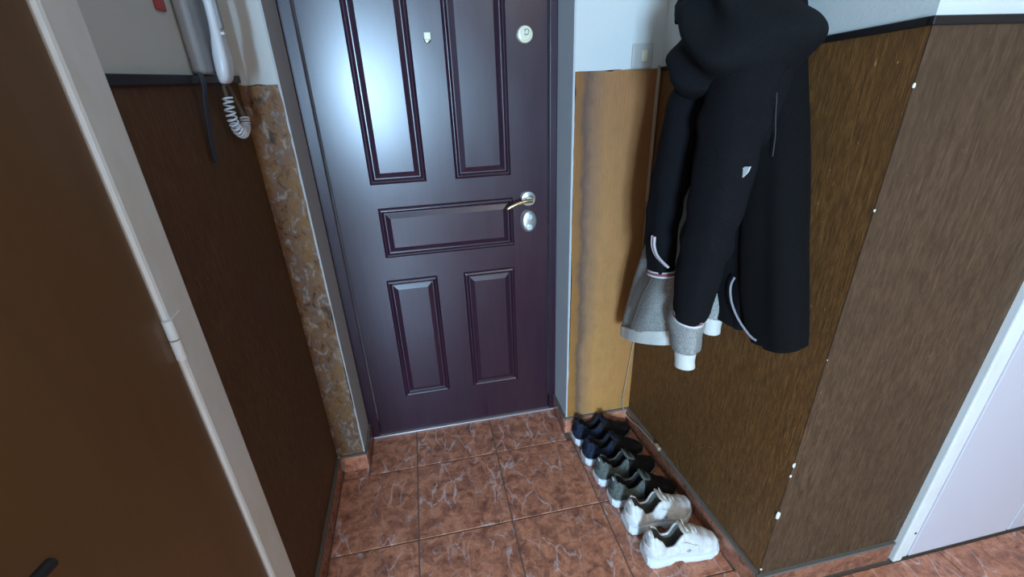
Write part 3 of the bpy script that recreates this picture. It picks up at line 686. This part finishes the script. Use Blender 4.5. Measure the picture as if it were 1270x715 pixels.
# ------------------------------------------------------------------ shoes
def lerp_tab(tab, t):
    for (a, va), (b, vb) in zip(tab, tab[1:]):
        if t <= b:
            u = (t - a) / (b - a); u = u * u * (3 - 2 * u); return va + (vb - va) * u
    return tab[-1][1]
def make_shoe(name, label, loc, rz, L, side, st, group='shoes in a row along the right skirting'):
    """x = heel to toe, side = +1 / -1 mirrors the foot"""
    root = empty(name, loc, rz); tag(root, label, 'shoe', group)
    ws = st['w']
    WT = [(0, 0.55), (0.04, 0.78), (0.12, 0.86), (0.35, 0.80), (0.5, 0.86), (0.68, 1.0), (0.82, 0.93), (0.92, 0.70), (0.97, 0.45), (1.0, 0.18)]
    CT = [(0, 0), (0.35, 0.0), (0.7, 0.006), (1.0, -0.004)]
    wd = lambda t: ws * lerp_tab(WT, t); ct = lambda t: side * lerp_tab(CT, t)
    th = lambda t: lerp_tab(st['sole'], t); zb = lambda t: lerp_tab(st['bottom'], t)
    N = 44
    ts = [0.5 * (1 - math.cos(PI * i / N)) * 0.5 + 0.5 * i / N for i in range(N + 1)]
    def sole_rings(t0, t1, grow):
        rs = []
        for t in ts:
            if t < t0 - 1e-6 or t > t1 + 1e-6: continue
            w_ = wd(t) + grow; c = ct(t); x = t * L; b0, h0 = zb(t), th(t)
            pr = [(-w_ + 0.006, b0), (-w_ + 0.001, b0 + 0.004), (-w_ - 0.002, b0 + (h0 - b0) * 0.45), (-w_ + 0.001, h0 - 0.002), (-w_ + 0.005, h0),
                  (w_ - 0.005, h0), (w_ - 0.001, h0 - 0.002), (w_ + 0.002, b0 + (h0 - b0) * 0.45), (w_ - 0.001, b0 + 0.004), (w_ - 0.006, b0)]
            rs.append([(x, c + y, z) for y, z in pr])
        return rs
    sp_ = st.get('split', 0)
    def sole_obj(nm, t0, t1, m):
        rr = sole_rings(t0, t1, st.get('grow', 0.003)); bm = bmesh.new(); loft(bm, rr); return link(nm, bm, m, root, angle=50)
    if sp_:
        sole_obj('heel_sole', 0, sp_, st['heel_mat']); sole_obj('sole', sp_ - 0.015, 1, st['sole_mat'])
    else:
        so = sole_obj('sole', 0, 1, st['sole_mat'])
    # upper as one skin with a foot opening that goes down to the insole
    HT = st['height']; CTOP = st['collar']; o0, o1 = 0.085, 0.47
    out_, inn = [], []
    NP = 8
    rowsO = []; rowsI = []
    for t in ts:
        w_, c, x = wd(t) - 0.002, ct(t), t * L; z0 = th(t) - 0.003
        H = lerp_tab(HT, t); row = []
        opening = o0 <= t <= o1
        if opening:
            hc = lerp_tab(CTOP, t)
            q = min(1, (t - o0) / 0.05, (o1 - t) / 0.05); q = max(0.0, q)
            gap = (0.66 + 0.12 * q) * w_
            side_pts = []
            for j in range(NP):
                u = j / (NP - 1)
                y = w_ + (gap - w_) * (u ** 1.7) + 0.004 * math.sin(PI * u); z = z0 + (hc - z0) * u
                side_pts.append((y, z))
            # rounded padded collar
            side_pts += [(gap - 0.003, hc + 0.003), (gap - 0.008, hc - 0.001)]
            dz = z0 + 0.004
            gi = gap - 0.010
            inner = [(gi, hc + (dz - hc) * 0.3 * q - 0.002), (gi + 0.002, hc + (dz - hc) * 0.7 * q - 0.002), (gi * 0.8, hc + (dz - hc) * q), (0, hc + (dz - hc) * q)]
        else:
            side_pts = []
            for j in range(NP + 2):
                a = (PI / 2) * j / (NP + 5)
                side_pts.append((w_ * math.cos(a) ** 0.72, z0 + (H - z0) * math.sin(a) ** 0.9))
            inner = []
            for j in range(NP + 2, NP + 6):
                a = (PI / 2) * j / (NP + 5)
                inner.append((w_ * max(0.0, math.cos(a)) ** 0.72, z0 + (H - z0) * math.sin(a) ** 0.9))
        full = side_pts + inner
        row = [(x, c + y, z) for y, z in full] + [(x, c - y, z) for y, z in full[:-1][::-1]]
        rowsO.append((t, opening, row))
    bmo = bmesh.new(); bmi = bmesh.new()
    n = len(rowsO[0][2]); nin0, nin1 = NP + 1, n - NP - 2
    vo = [[bmo.verts.new(p) for p in r] for _, _, r in rowsO]; vi = [[bmi.verts.new(p) for p in r] for _, _, r in rowsO]
    for i in range(len(rowsO) - 1):
        inn_ = rowsO[i][1] and rowsO[i + 1][1]; part_in = rowsO[i][1] or rowsO[i + 1][1]
        for j in range(n - 1):
            isin = part_in and nin0 <= j < nin1
            b, V = (bmi, vi) if isin else (bmo, vo)
            f = b.faces.new((V[i][j], V[i + 1][j], V[i + 1][j + 1], V[i][j + 1]))
            f.material_index = 1 if (not isin and rowsO[i][0] > st.get('toe_split', 2)) else 0
    bmo.faces.new(vo[0]); bmo.faces.new(vo[-1][::-1])
    for b in (bmo, bmi):
        bmesh.ops.delete(b, geom=[v for v in b.verts if not v.link_faces], context='VERTS')
    up = link('upper', bmo, [st['upper'], st.get('toe', st['upper'])], root, sub=1)
    link('lining', bmi, st['lining'], root, sub=1)
    # tongue
    tg = []
    H1 = lerp_tab(HT, 0.52)
    for u, x, z, hw in ((0, 0.60, H1 - 0.020, 0.018), (0.3, 0.53, H1 - 0.004, 0.023), (0.6, 0.475, H1 + 0.004, 0.027), (0.9, 0.44, H1 + 0.012, 0.027), (1, 0.43, H1 + 0.015, 0.022)):
        c = ct(x); X_ = x * L; T_ = 0.0045
        tg.append([(X_ - T_, c - hw, z - 0.004), (X_ - T_, c, z), (X_ - T_, c + hw, z - 0.004), (X_ + T_, c + hw, z), (X_ + T_, c, z + 0.005), (X_ + T_, c - hw, z)])
    bm = bmesh.new(); loft(bm, tg); link('tongue', bm, st['tongue'], root, sub=2)
    # eyestay and laces
    for k in range(4):
        t = 0.50 + k * 0.055; H = lerp_tab(HT, t); c = ct(t); hw = 0.020 - 0.0015 * k
        bm = bmesh.new(); sgn = 1 if k % 2 else -1
        tube(bm, catmull([(t * L - 0.005 * sgn, c - hw, H - 0.008), (t * L, c - hw * 0.6, H - 0.0), (t * L, c, H + 0.003), (t * L, c + hw * 0.6, H - 0.0), (t * L + 0.005 * sgn, c + hw, H - 0.008)], 12), 0.0023, 7)
        link('lace', bm, st['lace'], root)
    bm = bmesh.new(); H = lerp_tab(HT, 0.48)
    tube(bm, catmull([(0.49 * L, ct(.5), H + 0.004), (0.485 * L, ct(.5) + 0.012, H + 0.007), (0.50 * L, ct(.5) + 0.022, H + 0.006), (0.50 * L, ct(.5) + 0.004, H + 0.004), (0.485 * L, ct(.5) - 0.014, H + 0.010), (0.51 * L, ct(.5) - 0.022, H + 0.002)], 26), 0.0016, 7)
    link('lace_bow', bm, st['lace'], root)
    # heel counter: a raised moulded patch around the back
    hc0 = []
    for z in [0.0, 0.25, 0.5, 0.75, 1.0]:
        row = []
        zz = th(0.0) + (lerp_tab(HT, 0.02) - th(0.0)) * (0.05 + 0.62 * z)
        for a in range(13):
            an = PI / 2 + PI * a / 12
            ww = wd(0.12) * (1.02 - 0.16 * z ** 2)
            row.append((0.115 * L + 0.115 * L * math.cos(an) * (1.05 - 0.0 * z) * (1 if True else 0) - 0.001, ct(0.1) + ww * math.sin(an) + 0.0, zz))
        hc0.append(row)
    if st.get('counter'):
        bm = bmesh.new(); loft(bm, hc0, False, False, False); link('heel_counter', bm, st['counter'], root, solid=0.004, sub=1)
    # pull tab
    bm = bmesh.new(); hh = lerp_tab(HT, 0.04)
    loft(bm, [[(x - 0.003, y, z) for x, y, z in r] for r in ([(0.012, -0.009, hh - 0.012), (0.012, 0.009, hh - 0.012), (0.020, 0.009, hh - 0.012), (0.020, -0.009, hh - 0.012)], [(0.006, -0.009, hh + 0.006), (0.006, 0.009, hh + 0.006), (0.015, 0.009, hh + 0.008), (0.015, -0.009, hh + 0.008)], [(0.006, -0.007, hh + 0.012), (0.006, 0.007, hh + 0.012), (0.012, 0.007, hh + 0.013), (0.012, -0.007, hh + 0.013)])])
    link('heel_tab', bm, st['tab'], root, sub=1)
    if st.get('panels'):
        for sgn in (1, -1):     # stitched side overlay
            rows = []
            for i in range(9):
                t = 0.40 + 0.26 * i / 8; w_ = wd(t) - 0.001; z0 = th(t); H = lerp_tab(HT, t)
                rows.append([(t * L, ct(t) + sgn * (w_ * math.cos(a) ** 0.72 + 0.0018), z0 - 0.003 + (H - z0) * math.sin(a) ** 0.9) for a in (0.12, 0.32, 0.52, 0.74 - 0.012 * i)])
            bm = bmesh.new(); loft(bm, rows, False, False, False); link('side_panel', bm, st['panels'], root, solid=0.003, sub=1)
            # small oval emblem on the side
            t = 0.52; w_ = wd(t); cx = t * L; pts = []
            zc = th(t) + 0.026
            for i in range(21):
                a = 2 * PI * i / 20; pts.append((cx + 0.0065 * math.cos(a), ct(t) + sgn * (w_ + 0.0012 - 0.09 * (0.0045 * math.sin(a) + 0.006)), zc + 0.0045 * math.sin(a)))
            bm = bmesh.new(); tube(bm, pts, 0.0011, 6, False); tube(bm, [(cx - 0.004, ct(t) + sgn * (w_ + 0.0008), zc), (cx + 0.004, ct(t) + sgn * (w_ + 0.0008), zc)], 0.001, 6)
            link('emblem', bm, st['logo'], root)
        pts = [(-0.0005 + 0.006 * abs(math.sin(a)) * 0.1, ct(0) + 0.006 * math.cos(a), lerp_tab(HT, 0.03) * 0.72 + 0.0055 * math.sin(a)) for a in [2 * PI * i / 16 * 0.85 + 0.4 for i in range(17)]]
        bm = bmesh.new(); tube(bm, pts, 0.0012, 6); link('emblem', bm, st['logo'], root)
    return root

def sh(name, c1, c2, scale=160, rough=0.7): return cloth(name, c1, c2, scale, rough, 0, 0.2)
M_sw = sh('white_shoe_leather', (0.62, 0.60, 0.57), (0.72, 0.70, 0.67), 60, 0.55); M_sw2 = sh('off_white_mesh', (0.40, 0.36, 0.28), (0.62, 0.57, 0.48), 260, 0.8)
M_sole = mat('white_shoe_sole', (0.74, 0.76, 0.78), 0.5); M_tan = mat('tan_sole_edge', (0.20, 0.15, 0.11), 0.7)
M_lin = mat('grey_brown_lining', (0.10, 0.092, 0.075), 0.9); M_lin2 = mat('black_lining', (0.012, 0.010, 0.010), 0.95)
M_ol = sh('olive_grey_suede', (0.075, 0.085, 0.075), (0.125, 0.14, 0.125)); M_blk = sh('black_mesh', (0.008, 0.007, 0.007), (0.018, 0.016, 0.015), 260)
M_nv = sh('navy_shoe_mesh', (0.008, 0.012, 0.024), (0.020, 0.027, 0.05)); M_logo = mat('grey_emblem', (0.13, 0.16, 0.19), 0.5); M_graytab = mat('grey_blue_tab', (0.30, 0.34, 0.40), 0.7)

WHITE = dict(w=0.046, sole=[(0, 0.040), (0.3, 0.036), (0.6, 0.032), (1, 0.030)], bottom=[(0, 0.006), (0.05, 0.0), (0.30, 0.0), (0.36, 0.014), (0.44, 0.016), (0.50, 0.0), (0.85, 0.0), (1, 0.013)],
             height=[(0, 0.070), (0.03, 0.118), (0.085, 0.126), (0.3, 0.120), (0.47, 0.126), (0.60, 0.104), (0.8, 0.078), (0.93, 0.066), (1, 0.044)],
             collar=[(0.085, 0.124), (0.16, 0.108), (0.25, 0.070), (0.34, 0.070), (0.42, 0.110), (0.47, 0.124)], grow=0.004,
             upper=M_sw, sole_mat=M_sole, lining=M_lin, tongue=M_sw2, lace=M_sw, tab=M_sw, panels=M_sw, logo=M_logo, counter=M_sw)
DARK = dict(w=0.043, sole=[(0, 0.040), (0.25, 0.034), (0.45, 0.020), (1, 0.017)], bottom=[(0, 0.008), (0.06, 0.0), (0.85, 0.0), (1, 0.010)],
            height=[(0, 0.065), (0.03, 0.110), (0.085, 0.116), (0.3, 0.112), (0.47, 0.112), (0.60, 0.088), (0.8, 0.060), (0.93, 0.048), (1, 0.030)],
            collar=[(0.085, 0.114), (0.16, 0.100), (0.25, 0.070), (0.34, 0.072), (0.42, 0.100), (0.47, 0.112)], grow=0.003,
            split=0.30, heel_mat=M_sole, sole_mat=M_tan)
OLIVE = dict(DARK, upper=M_ol, toe=M_blk, toe_split=0.46, lining=M_lin2, tongue=M_ol, lace=M_blk, tab=M_graytab, logo=M_logo, counter=M_ol)
NAVY = dict(DARK, upper=M_nv, toe=M_blk, toe_split=0.42, lining=M_lin2, tongue=M_nv, lace=M_blk, tab=M_nv, logo=M_logo, counter=M_nv)
make_shoe('sneaker', 'chunky white sneaker nearest the camera at the front end of the shoe row', (0.722, -0.567, 0.0005), math.radians(-3), 0.255, 1, WHITE)
make_shoe('sneaker', 'chunky white sneaker second from the front, beside the dark green-grey pair', (0.712, -0.447, 0.0005), math.radians(2), 0.255, -1, WHITE)
make_shoe('sneaker', 'olive grey sneaker with white heel, next to the white sneakers', (0.700, -0.335, 0.0005), math.radians(-2), 0.26, 1, OLIVE)
make_shoe('sneaker', 'olive grey sneaker with white heel, next to the navy shoes', (0.684, -0.238, 0.0005), math.radians(4), 0.26, -1, OLIVE)
make_shoe('sneaker', 'navy and black shoe with a white heel, overlapping the olive grey pair', (0.672, -0.128, 0.0005), math.radians(0), 0.26, 1, NAVY)
make_shoe('sneaker', 'navy and black shoe with a white heel, against the back wall skirting', (0.668, -0.017, 0.0005), math.radians(0), 0.26, -1, NAVY)
